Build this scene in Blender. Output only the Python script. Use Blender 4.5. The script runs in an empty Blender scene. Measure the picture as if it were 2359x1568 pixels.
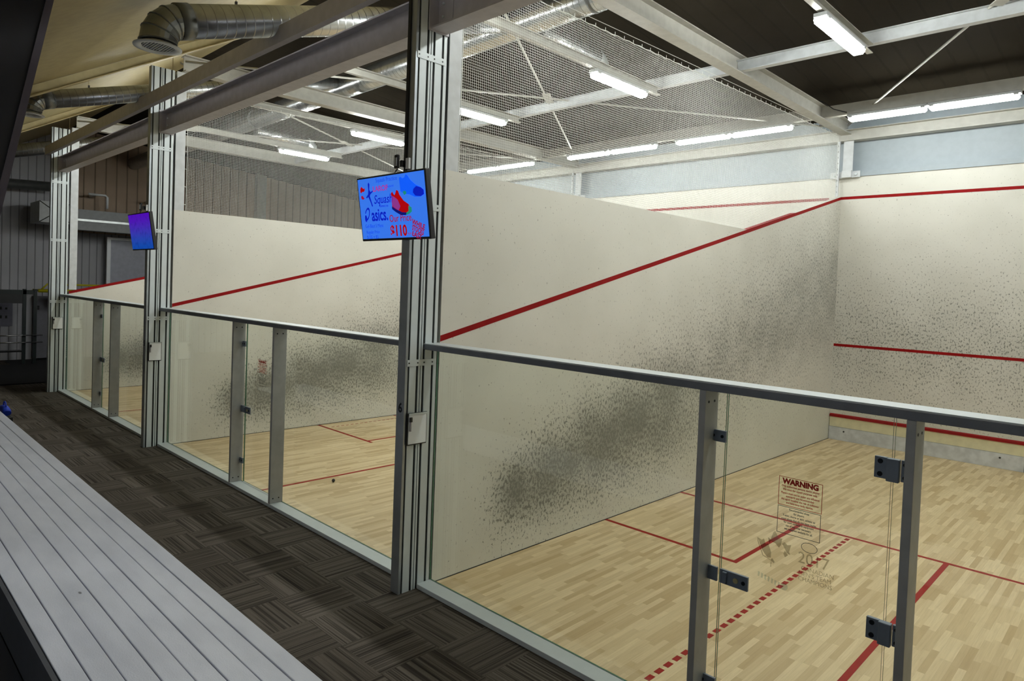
import bpy, bmesh, math, random
from mathutils import Vector, Matrix
random.seed(7)
scn = bpy.context.scene
COL = scn.collection
pi = math.pi

# ------------------------------------------------------------ camera, world, exposure
W_, F_ = 2359.0, 1550.6617
yaw, pit, rol = -0.7584, 0.0280, 0.0386
cam_d = bpy.data.cameras.new('camera')
cam_d.sensor_width = 36.0
cam_d.lens = F_ / W_ * 36.0
cam_d.shift_x = -44.08 / W_
cam_d.shift_y = -74.57 / W_
cam_d.clip_start = 0.02
cam_d.clip_end = 200
cam = bpy.data.objects.new('camera', cam_d)
COL.objects.link(cam)
_f = Vector((math.sin(yaw) * math.cos(pit), math.cos(yaw) * math.cos(pit), -math.sin(pit)))
_r = Vector((math.cos(yaw), -math.sin(yaw), 0))
_u = _r.cross(_f)
_r1 = _r * math.cos(rol) + _u * math.sin(rol)
_u1 = -_r * math.sin(rol) + _u * math.cos(rol)
cam.matrix_world = Matrix(((_r1.x, _u1.x, -_f.x, 4.6972), (_r1.y, _u1.y, -_f.y, -3.7743), (_r1.z, _u1.z, -_f.z, 2.673), (0, 0, 0, 1)))
scn.camera = cam
scn.view_settings.view_transform = 'Standard'
scn.view_settings.look = 'None'
scn.view_settings.gamma = 1.0
scn.view_settings.use_curve_mapping = False
scn.view_settings.exposure = 0.8
try:
    scn.cycles.use_denoising = True
    scn.cycles.use_adaptive_sampling = True
    scn.cycles.adaptive_threshold = 0.035
    scn.cycles.adaptive_min_samples = 16
    scn.cycles.max_bounces = 7
    scn.cycles.diffuse_bounces = 4
    scn.cycles.glossy_bounces = 3
    scn.cycles.transparent_max_bounces = 24
    scn.cycles.caustics_reflective = False
    scn.cycles.caustics_refractive = False
    scn.cycles.sample_clamp_indirect = 4.0
    scn.cycles.use_light_tree = False
except Exception:
    pass
wd = bpy.data.worlds.new('world')
scn.world = wd
wd.use_nodes = True
wd.node_tree.nodes['Background'].inputs[0].default_value = (0.03, 0.035, 0.045, 1)
wd.node_tree.nodes['Background'].inputs[1].default_value = 0.3
TUBE = 50.0        # strength of the fluorescent diffusers over the courts
SEAT_FILL = 17.0         # strength of the added fill lamps over the seats

# ------------------------------------------------------------ dimensions
L = 9.753; P1 = -6.675; P2 = -13.095
ZS, ZT, ZB, ZO = 1.827, 0.469, 2.198, 4.65
YS, YB, XB, XH, XD = 4.2755, 2.60, 1.633, 3.147, 2.19
WT = 3.70
NR = -0.345   # nose of the wall end posts

# ------------------------------------------------------------ materials
def srgb(r, g, b):
    f = lambda c: (c / 255 / 12.92) if c / 255 <= 0.04045 else ((c / 255 + 0.055) / 1.055) ** 2.4
    return (f(r), f(g), f(b), 1)

class G:
    def __init__(s, name):
        s.m = bpy.data.materials.new(name); s.m.use_nodes = True
        s.t = s.m.node_tree; s.N = s.t.nodes; s.Lk = s.t.links
        s.b = s.N['Principled BSDF']; s.o = s.N['Material Output']
    def n(s, ty, props=None, **ins):
        x = s.N.new(ty)
        for k, v in (props or {}).items(): setattr(x, k, v)
        for k, v in ins.items(): s.set(x, k.replace('_', ' '), v)
        return x
    def set(s, x, k, v):
        i = x.inputs[int(k)] if k.isdigit() else x.inputs[k]
        if isinstance(v, bpy.types.NodeSocket): s.Lk.new(v, i)
        else: i.default_value = v
    def m_(s, op, a, b=0.0, c=None):
        x = s.N.new('ShaderNodeMath'); x.operation = op
        for i, v in enumerate((a, b) if c is None else (a, b, c)):
            if isinstance(v, bpy.types.NodeSocket): s.Lk.new(v, x.inputs[i])
            else: x.inputs[i].default_value = v
        return x.outputs[0]
    def pos(s):
        g = s.n('ShaderNodeNewGeometry'); q = s.n('ShaderNodeSeparateXYZ'); s.Lk.new(g.outputs['Position'], q.inputs[0])
        return q.outputs[0], q.outputs[1], q.outputs[2]
    def obj(s):
        g = s.n('ShaderNodeTexCoord'); q = s.n('ShaderNodeSeparateXYZ'); s.Lk.new(g.outputs['Object'], q.inputs[0])
        return q.outputs[0], q.outputs[1], q.outputs[2]
    def xyz(s, a, b, c=0.0):
        x = s.N.new('ShaderNodeCombineXYZ')
        for i, v in enumerate((a, b, c)):
            if isinstance(v, bpy.types.NodeSocket): s.Lk.new(v, x.inputs[i])
            else: x.inputs[i].default_value = v
        return x.outputs[0]
    def noise(s, vec, sc, det=2.0, rough=0.5):
        x = s.n('ShaderNodeTexNoise', None, Vector=vec, Scale=sc, Detail=det, Roughness=rough); return x.outputs[0]
    def mix(s, f, a, b):
        x = s.N.new('ShaderNodeMix'); x.data_type = 'RGBA'
        for i, v in ((0, f), (6, a), (7, b)):
            if isinstance(v, bpy.types.NodeSocket): s.Lk.new(v, x.inputs[i])
            else: x.inputs[i].default_value = v
        return x.outputs[2]
    def ss(s, v, lo, hi, a=0.0, b=1.0):
        x = s.N.new('ShaderNodeMapRange'); x.interpolation_type = 'SMOOTHSTEP'
        s.Lk.new(v, x.inputs[0])
        for i, q in ((1, lo), (2, hi), (3, a), (4, b)):
            if isinstance(q, bpy.types.NodeSocket): s.Lk.new(q, x.inputs[i])
            else: x.inputs[i].default_value = q
        return x.outputs[0]
    def bump(s, h, st=0.3, d=0.01):
        x = s.n('ShaderNodeBump', None, Height=h, Strength=st, Distance=d); s.Lk.new(x.outputs[0], s.b.inputs['Normal'])

MC = {}
def M(name, c, rough=0.6, metal=0.0, spec=0.5, emit=0.0, noise=0.0):
    if name in MC: return MC[name]
    g = G(name); g.b.inputs['Base Color'].default_value = c
    g.b.inputs['Roughness'].default_value = rough; g.b.inputs['Metallic'].default_value = metal
    g.b.inputs['Specular IOR Level'].default_value = spec
    if emit:
        g.b.inputs['Emission Color'].default_value = c; g.b.inputs['Emission Strength'].default_value = emit
    else:
        tc = g.n('ShaderNodeTexCoord')
        nz = g.noise(tc.outputs['Object'], 9.0, 3.0)
        k = noise or 0.06
        lo = tuple(x * (1 - k) for x in c[:3]) + (1,); hi = tuple(min(1, x * (1 + k)) for x in c[:3]) + (1,)
        g.set(g.b, 'Base Color', g.mix(g.ss(nz, 0.3, 0.7), lo, hi))
    MC[name] = g.m
    return g.m

def court_wall(name, side):
    g = G(name); x, y, z = g.pos()
    h = y if side else x
    v = g.xyz(h, z)
    soft = g.noise(v, 1.3, 3.0)
    base = g.mix(g.ss(soft, 0.3, 0.7), (0.64, 0.63, 0.565, 1), (0.69, 0.68, 0.615, 1))
    if side:
        zc = g.m_('MULTIPLY_ADD', y, 0.205, 0.42)
        w = g.m_('MULTIPLY_ADD', y, 0.20, 0.33)
        d = g.m_('DIVIDE', g.m_('SUBTRACT', z, zc), w)
        e = g.m_('POWER', 2.718, g.m_('MULTIPLY', g.m_('MULTIPLY', d, d), -1.0))
        win = g.m_('MULTIPLY', g.ss(y, 0.25, 1.1), g.ss(y, 3.2, 7.0, 1.0, 0.25))
        d1 = g.m_('MULTIPLY', e, win)
        # wide light peppering towards the front corner
        zc2 = g.m_('MULTIPLY_ADD', y, 0.28, 0.25)
        q = g.m_('DIVIDE', g.m_('SUBTRACT', z, zc2), g.m_('MULTIPLY_ADD', y, 0.13, 0.6))
        e2 = g.m_('POWER', 2.718, g.m_('MULTIPLY', g.m_('MULTIPLY', q, q), -1.0))
        d2 = g.m_('MULTIPLY', g.m_('MULTIPLY', e2, g.ss(y, 1.0, 5.0)), 0.74)
        dens = g.m_('MAXIMUM', d1, d2)
    else:
        q = g.m_('DIVIDE', g.m_('SUBTRACT', z, 1.9), 1.5)
        e2 = g.m_('POWER', 2.718, g.m_('MULTIPLY', g.m_('MULTIPLY', q, q), -1.0))
        dens = g.m_('MULTIPLY', e2, 0.58)
    big = g.noise(v, 2.2, 2.0)
    dens = g.m_('MULTIPLY', dens, g.ss(big, 0.2, 0.7, 0.85, 1.08))
    vs = g.xyz(g.m_('MULTIPLY', h, 1.0), g.m_('MULTIPLY', z, 0.55))
    n1 = g.noise(vs, 40.0, 3.0, 0.72)
    n2 = g.noise(vs, 26.0, 2.0, 0.6)
    th = g.m_('MULTIPLY_ADD', dens, -0.22, 0.635)
    s1 = g.ss(n1, th, g.m_('ADD', th, 0.10))
    th2 = g.m_('MULTIPLY_ADD', dens, -0.22, 0.76)
    s2 = g.ss(n2, th2, g.m_('ADD', th2, 0.08))
    am = g.m_('MAXIMUM', g.m_('MULTIPLY', s1, 0.80), g.m_('MULTIPLY', s2, 0.62))
    am = g.m_('MAXIMUM', am, g.m_('MULTIPLY', g.m_('MULTIPLY', dens, dens), 0.60))
    am = g.m_('MAXIMUM', am, g.m_('MULTIPLY', dens, 0.27))
    # a few isolated dark scuffs
    vo = g.n('ShaderNodeTexVoronoi', None, Vector=vs, Scale=2.2); 
    am = g.m_('MAXIMUM', am, g.m_('MULTIPLY', g.ss(vo.outputs['Distance'], 0.022, 0.032, 1.0, 0.0), 0.75 if side else 0.25))
    g.set(g.b, 'Base Color', g.mix(am, base, (0.07, 0.073, 0.062, 1)))
    g.b.inputs['Roughness'].default_value = 0.42
    g.b.inputs['Specular IOR Level'].default_value = 0.35
    g.bump(g.noise(v, 60.0, 2.0), 0.06, 0.004)
    return g.m

def wood_floor():
    g = G('maple_strip_floor'); x, y, z = g.pos()
    v = g.xyz(y, x)
    def br(sc_w, row, off, c1, c2):
        b = g.n('ShaderNodeTexBrick', {'offset': off, 'offset_frequency': 2, 'squash': 1.0}, Vector=v, Color1=c1, Color2=c2,
                Mortar=(0.30, 0.22, 0.12, 1), Scale=1.0)
        b.inputs['Mortar Size'].default_value = 0.0006
        b.inputs['Bias'].default_value = 0.0
        b.inputs['Brick Width'].default_value = sc_w; b.inputs['Row Height'].default_value = row
        return b
    # every strip its own shade: snap position to strip and board cells
    row = g.m_('FLOOR', g.m_('DIVIDE', x, 0.052))
    wn = g.n('ShaderNodeTexWhiteNoise', {'noise_dimensions': '1D'}); g.set(wn, 'W', row)
    sh = g.m_('MULTIPLY_ADD', wn.outputs['Value'], 3.0, g.m_('DIVIDE', y, 0.44))
    cell = g.m_('FLOOR', sh)
    w2 = g.n('ShaderNodeTexWhiteNoise', {'noise_dimensions': '2D'}); g.set(w2, 'Vector', g.xyz(row, cell))
    shade = g.m_('POWER', w2.outputs['Value'], 1.3)
    base = g.mix(shade, (0.74, 0.585, 0.36, 1), (0.50, 0.36, 0.19, 1))
    gr = g.noise(g.xyz(g.m_('MULTIPLY', x, 60.0), g.m_('MULTIPLY', y, 3.0), cell), 1.0, 4.0, 0.6)
    base = g.mix(g.ss(gr, 0.35, 0.75, 0.0, 0.28), base, (0.36, 0.25, 0.13, 1))
    fr = g.m_('FRACT', g.m_('DIVIDE', x, 0.052))
    edge = g.m_('MAXIMUM', g.ss(fr, 0.0, 0.035, 1.0, 0.0), g.ss(g.m_('FRACT', sh), 0.0, 0.006, 1.0, 0.0))
    base = g.mix(g.m_('MULTIPLY', edge, 0.35), base, (0.2, 0.14, 0.07, 1))
    g.set(g.b, 'Base Color', base)
    g.b.inputs['Roughness'].default_value = 0.42
    g.b.inputs['Specular IOR Level'].default_value = 0.3
    g.bump(edge, 0.15, 0.002)
    return g.m

def carpet():
    g = G('striped_carpet_tile'); x, y, z = g.pos()
    T = 0.5
    a = g.m_('FLOOR', g.m_('DIVIDE', g.m_('ADD', x, 0.1), T)); b = g.m_('FLOOR', g.m_('DIVIDE', g.m_('ADD', y, 0.12), T))
    par = g.m_('MODULO', g.m_('ADD', g.m_('ADD', a, b), 200.0), 2.0)
    par = g.m_('ROUND', par)
    u = g.m_('ADD', g.m_('MULTIPLY', x, par), g.m_('MULTIPLY', y, g.m_('SUBTRACT', 1.0, par)))
    w = g.m_('ADD', g.m_('MULTIPLY', y, par), g.m_('MULTIPLY', x, g.m_('SUBTRACT', 1.0, par)))
    wn = g.n('ShaderNodeTexWhiteNoise', {'noise_dimensions': '2D'}); g.set(wn, 'Vector', g.xyz(a, b))
    st = g.noise(g.xyz(g.m_('MULTIPLY', u, 62.0), g.m_('MULTIPLY', w, 0.7), g.m_('MULTIPLY', wn.outputs['Value'], 9.0)), 1.0, 1.5, 0.6)
    fine = g.noise(g.xyz(x, y, z), 220.0, 2.0)
    c = g.mix(g.ss(st, 0.30, 0.66), (0.034, 0.028, 0.023, 1), (0.165, 0.142, 0.118, 1))
    c = g.mix(g.m_('MULTIPLY', wn.outputs['Value'], 0.35), c, (0.05, 0.042, 0.036, 1))
    c = g.mix(g.ss(fine, 0.3, 0.75, 0.0, 0.45), c, (0.035, 0.03, 0.026, 1))
    # tufts
    g.set(g.b, 'Base Color', c)
    g.b.inputs['Roughness'].default_value = 0.95; g.b.inputs['Specular IOR Level'].default_value = 0.1
    g.bump(fine, 0.7, 0.004)
    return g.m

def painted_boards():
    g = G('grey_painted_boards'); tc = g.n('ShaderNodeTexCoord'); q = g.n('ShaderNodeSeparateXYZ'); g.Lk.new(tc.outputs['Object'], q.inputs[0])
    v = g.xyz(g.m_('MULTIPLY', q.outputs[0], 0.35), q.outputs[1], q.outputs[2])
    n1 = g.noise(v, 6.0, 4.0); n2 = g.noise(tc.outputs['Object'], 130.0, 2.0)
    c = g.mix(g.ss(n1, 0.3, 0.7), (0.50, 0.52, 0.59, 1), (0.58, 0.60, 0.67, 1))
    vo = g.n('ShaderNodeTexVoronoi', None, Vector=g.xyz(g.m_('MULTIPLY', q.outputs[0], 0.4), q.outputs[1], q.outputs[2]), Scale=2.6)
    c = g.mix(g.ss(vo.outputs['Distance'], 0.02, 0.035, 0.8, 0.0), c, (0.03, 0.03, 0.035, 1))
    g.set(g.b, 'Base Color', c)
    g.set(g.b, 'Roughness', g.ss(n2, 0.3, 0.7, 0.28, 0.5))
    g.b.inputs['Specular IOR Level'].default_value = 0.45
    g.bump(g.m_('ADD', n2, g.m_('MULTIPLY', n1, 1.5)), 0.35, 0.003)
    return g.m

def corrugated(name, c1, c2, pitch, axis, rough=0.55):
    g = G(name); p = g.pos(); h = p[axis]
    fr = g.m_('FRACT', g.m_('DIVIDE', h, pitch))
    rib = g.m_('MULTIPLY', g.ss(fr, 0.0, 0.06), g.ss(fr, 0.12, 0.18, 1.0, 0.0))
    n = g.noise(g.xyz(*p), 0.8, 3.0)
    c = g.mix(g.ss(n, 0.3, 0.7), c1, c2)
    dk = tuple(k * 0.45 for k in c1[:3]) + (1,)
    c = g.mix(g.m_('MULTIPLY', rib, 0.8 if rough < .8 else 0.25), c, dk)
    g.set(g.b, 'Base Color', c); g.b.inputs['Roughness'].default_value = rough
    g.b.inputs['Specular IOR Level'].default_value = 0.3 if rough < .8 else .08
    g.bump(g.m_('SUBTRACT', 1.0, rib), 0.5 if rough < .8 else 0.12, 0.02)
    return g.m

def glass(name, tint, refl=1.0):
    g = G(name); g.N.remove(g.b)
    tr = g.n('ShaderNodeBsdfTransparent', None, Color=tint)
    gl = g.n('ShaderNodeBsdfGlossy', None, Color=(0.95, 1.0, 0.97, 1), Roughness=0.0)
    ge = g.n('ShaderNodeNewGeometry')
    dp = g.n('ShaderNodeVectorMath', {'operation': 'DOT_PRODUCT'}); g.Lk.new(ge.outputs['Incoming'], dp.inputs[0]); g.Lk.new(ge.outputs['Normal'], dp.inputs[1])
    k5 = g.m_('POWER', g.m_('SUBTRACT', 1.0, g.m_('ABSOLUTE', dp.outputs['Value'])), 5.0)
    lw = g.m_('MULTIPLY', g.m_('MULTIPLY_ADD', k5, 0.95, 0.045), refl)
    mx = g.n('ShaderNodeMixShader'); g.Lk.new(lw, mx.inputs[0]); g.Lk.new(tr.outputs[0], mx.inputs[1]); g.Lk.new(gl.outputs[0], mx.inputs[2])
    g.Lk.new(mx.outputs[0], g.o.inputs[0])
    return g.m

def duct_metal():
    g = G('galvanised_spiral_duct'); x, y, z = g.obj()
    fr = g.m_('FRACT', g.m_('DIVIDE', x, 0.10))
    seam = g.ss(fr, 0.0, 0.10, 1.0, 0.0)
    tc = g.n('ShaderNodeTexCoord'); n = g.noise(tc.outputs['Object'], 6.0, 3.0)
    c = g.mix(g.ss(n, 0.3, 0.7), (0.50, 0.52, 0.53, 1), (0.68, 0.70, 0.71, 1))
    c = g.mix(g.m_('MULTIPLY', seam, 0.7), c, (0.12, 0.12, 0.12, 1))
    g.set(g.b, 'Base Color', c); g.b.inputs['Metallic'].default_value = 0.85
    g.b.inputs['Roughness'].default_value = 0.27
    g.bump(seam, 0.4, 0.01)
    return g.m

WALL_S = court_wall('court_plaster_side', True)
WALL_F = court_wall('court_plaster_front', False)
WOOD = wood_floor(); CARPET = carpet(); BOARD = painted_boards()
RED = M('red_line_paint', srgb(140, 12, 14), 0.6, spec=.15)
REDF = M('red_floor_line', srgb(150, 24, 14), 0.5, spec=.2)
ALU = M('anodised_aluminium', srgb(206, 214, 216), 0.42, 0.1, noise=.02)
ALU2 = M('anodised_aluminium_trim', srgb(160, 166, 170), 0.35, 0.55)
MUL = M('satin_mullion_metal', srgb(166, 168, 168), 0.45, 0.15)
DARK = M('dark_metal_groove', srgb(24, 26, 27), 0.6)
STEEL = M('cream_painted_steel', srgb(186, 185, 177), 0.5)
STEELW = M('white_painted_steel', srgb(198, 202, 204), 0.5)
BEAMG = M('grey_painted_beam', srgb(184, 180, 184), 0.5)
GREYP = M('grey_upper_panel', srgb(156, 166, 172), 0.5, noise=0.03)
CEIL = M('tan_ceiling_lining', srgb(158, 144, 100), 0.6, noise=0.06)
RAFT = M('tan_painted_rafter', srgb(190, 176, 132), 0.5)
DECK = corrugated('dark_roof_deck', (0.021, 0.017, 0.011, 1), (0.026, 0.021, 0.014, 1), 0.30, 0, .9)
FARW = corrugated('grey_ribbed_cladding', (0.40, 0.40, 0.43, 1), (0.46, 0.46, 0.50, 1), 0.20, 1)
WARMW = corrugated('warm_lit_ribbed_cladding', (0.36, 0.26, 0.18, 1), (0.44, 0.33, 0.24, 1), 0.30, 1)  # brown stands for warm lamplight falling on the cladding
BLACK = M('black_plastic', srgb(18, 18, 20), 0.4)
BLACKR = M('black_rubber', srgb(22, 22, 24), 0.85)
HARD = M('dark_door_hardware', srgb(118, 128, 142), 0.4, 0.2)
HARDD = M('door_hardware_screw', srgb(26, 30, 36), 0.4, 0.6)
BULK = M('dark_bulkhead_paint', srgb(34, 34, 40), 0.6)
BULKT = M('purple_grey_trim', srgb(84, 78, 88), 0.5)
DUCT = duct_metal()
DUCTB = M('galvanised_sheet', srgb(196, 202, 202), 0.35, 0.6)
CORD = M('white_net_cord', srgb(226, 228, 222), 0.7)
PAPER = M('white_board', srgb(244, 247, 250), 0.4, noise=.01)
GLASS = glass('clear_green_glass', (0.982, 1.0, 0.975, 1), 0.8)
GEDGE = M('green_glass_edge', srgb(62, 112, 86), 0.2, 0.0, 0.6)
TUBEM = M('lit_diffuser', (0.97, 1, 0.96, 1), emit=TUBE)
TUBER = M('lit_diffuser_single_tube', (0.97, 1, 0.96, 1), emit=TUBE * 0.5)
TUBE_FILL = M('added_fill_diffuser', (0.86, 0.92, 1.0, 1), emit=SEAT_FILL)
TIN = M('speckled_tin_panel', srgb(196, 198, 202), 0.45, noise=0.12)
CREAM = M('cream_tin_top', srgb(214, 206, 172), 0.5)

# ------------------------------------------------------------ mesh helpers
class MB:
    """collects solids of several materials into one mesh"""
    def __init__(s): s.bm = bmesh.new(); s.mats = []
    def mi(s, m):
        if m is None: return 0
        if m not in s.mats: s.mats.append(m)
        return s.mats.index(m)
    def box(s, x0, x1, y0, y1, z0, z1, m=None):
        k = s.mi(m)
        v = [s.bm.verts.new((x, y, z)) for z in (z0, z1) for y in (y0, y1) for x in (x0, x1)]
        for f in ((0, 2, 3, 1), (4, 5, 7, 6), (0, 1, 5, 4), (2, 6, 7, 3), (0, 4, 6, 2), (1, 3, 7, 5)):
            s.bm.faces.new([v[i] for i in f]).material_index = k
        return s
    def prism(s, pts, a0, a1, axis, m=None):
        """pts: 2D outline; extruded along axis from a0 to a1"""
        k = s.mi(m)
        def P(p, a):
            return {'x': (a, p[0], p[1]), 'y': (p[0], a, p[1]), 'z': (p[0], p[1], a)}[axis]
        A = [s.bm.verts.new(P(p, a0)) for p in pts]; B = [s.bm.verts.new(P(p, a1)) for p in pts]
        n = len(pts)
        s.bm.faces.new(A).material_index = k; s.bm.faces.new(B[::-1]).material_index = k
        for i in range(n):
            s.bm.faces.new((A[i], A[(i + 1) % n], B[(i + 1) % n], B[i])).material_index = k
        return s
    def bar(s, p, q, r, m=None, seg=10, r2=None, cap=True):
        k = s.mi(m); p = Vector(p); q = Vector(q); d = (q - p).normalized()
        a = d.orthogonal().normalized(); b = d.cross(a); r2 = r if r2 is None else r2
        A = []; B = []
        for i in range(seg):
            t = 2 * pi * i / seg; o = a * math.cos(t) + b * math.sin(t)
            A.append(s.bm.verts.new(p + o * r)); B.append(s.bm.verts.new(q + o * r2))
        for i in range(seg):
            f = s.bm.faces.new((A[i], A[(i + 1) % seg], B[(i + 1) % seg], B[i])); f.material_index = k; f.smooth = seg > 6
        if cap:
            s.bm.faces.new(A[::-1]).material_index = k; s.bm.faces.new(B).material_index = k
        return s
    def flat(s, p, q, w, t, up=(0, 0, 1), m=None):
        """rectangular bar from p to q, width w, thickness t (along up)"""
        k = s.mi(m); p = Vector(p); q = Vector(q); d = (q - p).normalized()
        side = d.cross(Vector(up)).normalized(); n = side.cross(d).normalized()
        v = [s.bm.verts.new(c + side * a * w / 2 + n * b * t / 2) for c in (p, q) for a, b in ((-1, -1), (1, -1), (1, 1), (-1, 1))]
        for f in ((0, 1, 2, 3), (7, 6, 5, 4), (0, 4, 5, 1), (1, 5, 6, 2), (2, 6, 7, 3), (3, 7, 4, 0)):
            s.bm.faces.new([v[i] for i in f]).material_index = k
        return s
    def tube(s, pts, r, m=None, seg=8):
        k = s.mi(m); pts = [Vector(p) for p in pts]; rings = []
        for i, p in enumerate(pts):
            d = (pts[min(i + 1, len(pts) - 1)] - pts[max(i - 1, 0)]).normalized()
            a = d.orthogonal().normalized() if i == 0 else (prev - d * prev.dot(d)).normalized()
            prev = a; b = d.cross(a)
            rings.append([s.bm.verts.new(p + (a * math.cos(2 * pi * j / seg) + b * math.sin(2 * pi * j / seg)) * r) for j in range(seg)])
        for A, B in zip(rings, rings[1:]):
            for j in range(seg):
                f = s.bm.faces.new((A[j], A[(j + 1) % seg], B[(j + 1) % seg], B[j])); f.material_index = k; f.smooth = True
        s.bm.faces.new(rings[0][::-1]).material_index = k; s.bm.faces.new(rings[-1]).material_index = k
        return s
    def build(s, name, mat=None, parent=None, bevel=0.0, world=True, smooth=False):
        me = bpy.data.meshes.new(name)
        bmesh.ops.recalc_face_normals(s.bm, faces=s.bm.faces)
        if parent is not None and world:
            off = Vector((0, 0, 0)); p = parent
            while p is not None: off += p.location; p = p.parent
            bmesh.ops.translate(s.bm, verts=s.bm.verts, vec=-off)
        s.bm.to_mesh(me); s.bm.free()
        for m in (s.mats or [mat]): me.materials.append(m)
        o = bpy.data.objects.new(name, me); COL.objects.link(o)
        if parent is not None: o.parent = parent
        if bevel:
            b = o.modifiers.new('b', 'BEVEL'); b.width = bevel; b.segments = 1 if name == 'diffuser' else 2; b.limit_method = 'ANGLE'
        return o

def tag(o, label=None, cat=None, group=None, kind=None):
    if label: o['label'] = label
    if cat: o['category'] = cat
    if group: o['group'] = group
    if kind: o['kind'] = kind
    return o
def thing(name, loc, label, cat, group=None):
    o = bpy.data.objects.new(name, None); COL.objects.link(o); o.location = loc
    o.empty_display_size = 0.1
    return tag(o, label, cat, group)
def copy_tree(o, parent=None):
    c = o.copy(); COL.objects.link(c); c.parent = parent
    for ch in [k for k in bpy.data.objects if k.parent == o]: copy_tree(ch, c)
    return c
def shifted(root, dx, label, dy=0.0, dz=0.0):
    c = copy_tree(root); c.location = root.location + Vector((dx, dy, dz)); c['label'] = label
    return c
def box1(name, x0, x1, y0, y1, z0, z1, mat, parent=None, bevel=0.0):
    return MB().box(x0, x1, y0, y1, z0, z1).build(name, mat, parent, bevel)
def struct(o, label=None, cat=None):
    return tag(o, label, cat, kind='structure')
def text(name, body, size, mat, parent, loc, rot=(pi / 2, 0, 0), align='CENTER', sx=1.0, ext=0.0006, bold=0.0, shear=0.0):
    cu = bpy.data.curves.new(name, 'FONT'); cu.body = body; cu.size = size; cu.align_x = align; cu.align_y = 'CENTER'
    cu.extrude = ext; cu.offset = bold; cu.shear = shear; cu.resolution_u = 3
    cu.materials.append(mat)
    tmp = bpy.data.objects.new(name, cu); me = bpy.data.meshes.new_from_object(tmp); me.name = name
    bpy.data.objects.remove(tmp)
    o = bpy.data.objects.new(name, me); COL.objects.link(o); o.parent = parent; o.location = loc; o.rotation_euler = rot; o.scale = (sx, 1, 1)
    return o

# ------------------------------------------------------------ floor
fl = MB()
fl.box(-20.5, 9.0, -7.5, -0.10, -0.2, 0.0, CARPET)
fl.box(-13.25, 9.0, -0.10, 10.2, -0.2, 0.0, WOOD)
fl.box(-20.5, -13.25, -0.10, 13.0, -0.2, 0.0, BLACKR)
T = 0.0015
def line(x0, x1, y0, y1): fl.box(x0, x1, y0, y1, -0.001, T, REDF)
for cx in (0.0, P1, P2):
    wd_ = 6.45
    line(cx + 0.002, cx + wd_, YS - .025, YS + .025)
    line(cx + 0.002, cx + XB + (.14 if cx == P1 else .025), YB - .025, YB + .025)
    line(cx + XB - .025, cx + XB + .025, YB + .025, YS - .025)
    line(cx + wd_ - XB - .025, cx + wd_, YB - .025, YB + .025)
    line(cx + wd_ - XB - .025, cx + wd_ - XB + .025, YB + .025, YS - .025)
    line(cx + XH - .025, cx + XH + .025, 0.03, YS - .025)
    if cx == 0.0:
        y = 0.06
        while y < YS - .06:
            line(cx + XD - .022, cx + XD + .022, y, y + .075); y += .12
    else:
        y = YB + .1
        while y < YS - .1:
            line(cx + .30 - .012, cx + .30 + .012, y, y + .06); y += .10
struct(fl.build('floor'), 'dark striped carpet walkway and pale maple court floors with red lines', 'floor')

# ------------------------------------------------------------ court side walls (with the out line on their face)
zo = lambda y: ZB + (ZO - ZB) / L * y
def side_wall(cx, top, label):
    m = MB()
    if top:
        yk = (top - ZB - .025) / ((ZO - ZB) / L)
        pts = [(0.02, 0), (L, 0), (L, ZO + .03), (yk, top), (0.02, top)]
    else:
        pts = [(0.02, 0), (L, 0), (L, ZO + .03), (0.02, ZB + .03)]
    m.prism(pts, cx - .10, cx, 'x', WALL_S)
    m.prism([(0.022, zo(0.02) - .027), (L - .002, ZO - .027), (L - .002, ZO + .027), (0.022, zo(.02) + .027)], cx - .1005, cx + .0025, 'x', RED)
    m.box(cx - .001, cx + .004, 0.02, L, 0.0, 0.008, DARK)
    return struct(m.build('wall_left'), label, 'wall')
side_wall(0.0, WT, 'cream side wall of the nearest court with a large black ball smudge')
side_wall(P1, WT, 'cream side wall of the middle court, behind the nearer screen')
side_wall(P2, None, 'low cream side wall of the farthest court, topped by its red line')
# right wall of the nearest court
struct(MB().prism([(0.02, 0), (L, 0), (L, ZO), (0.02, WT)], 6.45, 6.55, 'x', WALL_S).build('wall_right'), 'cream right side wall of the nearest court', 'wall')
# front wall
fw = MB()
fw.box(-13.2, 9.0, L, L + .12, 0, 5.05, WALL_F)
for cx in (0.0, P1, P2):
    fw.box(cx + .003, cx + 6.45, L - .003, L, ZO - .025, ZO + .028, RED)
    fw.box(cx + .003, cx + 6.45, L - .003, L, ZS - .025, ZS + .025, RED)
struct(fw.build('wall_front'), 'long cream front wall of the courts with red out and service lines', 'wall')
up = MB()
up.box(-13.2, 9.0, L + .12, L + .2, 5.05, 6.2, GREYP)
up.box(-13.2, 9.0, L - .02, L + .12, 5.05, 5.14, GREYP)
struct(up.build('wall_front_upper'), 'blue-grey panel band above the cream front wall', 'wall')
# tin boards
def tin(cx, label):
    t = thing('tin_board', (cx + 3.2, L, 0), label, 'tin', 'tins along the front wall')
    W6 = 6.40 if cx == P2 else 6.44
    box1('lower_panel', cx + .01, cx + W6, L - .045, L - .001, 0.002, .25, TIN, t)
    box1('upper_panel', cx + .01, cx + W6, L - .03, L - .001, .255, ZT - .027, CREAM, t)
    MB().prism([(L - .001, ZT - .027), (L - .05, ZT - .027), (L - .05, ZT + .015), (L - .001, ZT + .03)], cx + .01, cx + W6, 'x').build('tin_line', RED, t)
    for px in (.285, 1.55, 2.77, 4.0, 5.2):
        MB().bar((cx + px, L - .045, .18), (cx + px, L - .052, .18), .016, seg=10).build('screw', BLACK, t)
    for px in (3.1,):
        box1('joint', cx + px, cx + px + .006, L - .047, L - .044, .002, .25, DARK, t)
tin(0.0, 'white tin board with red line at the foot of the nearest front wall')
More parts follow.
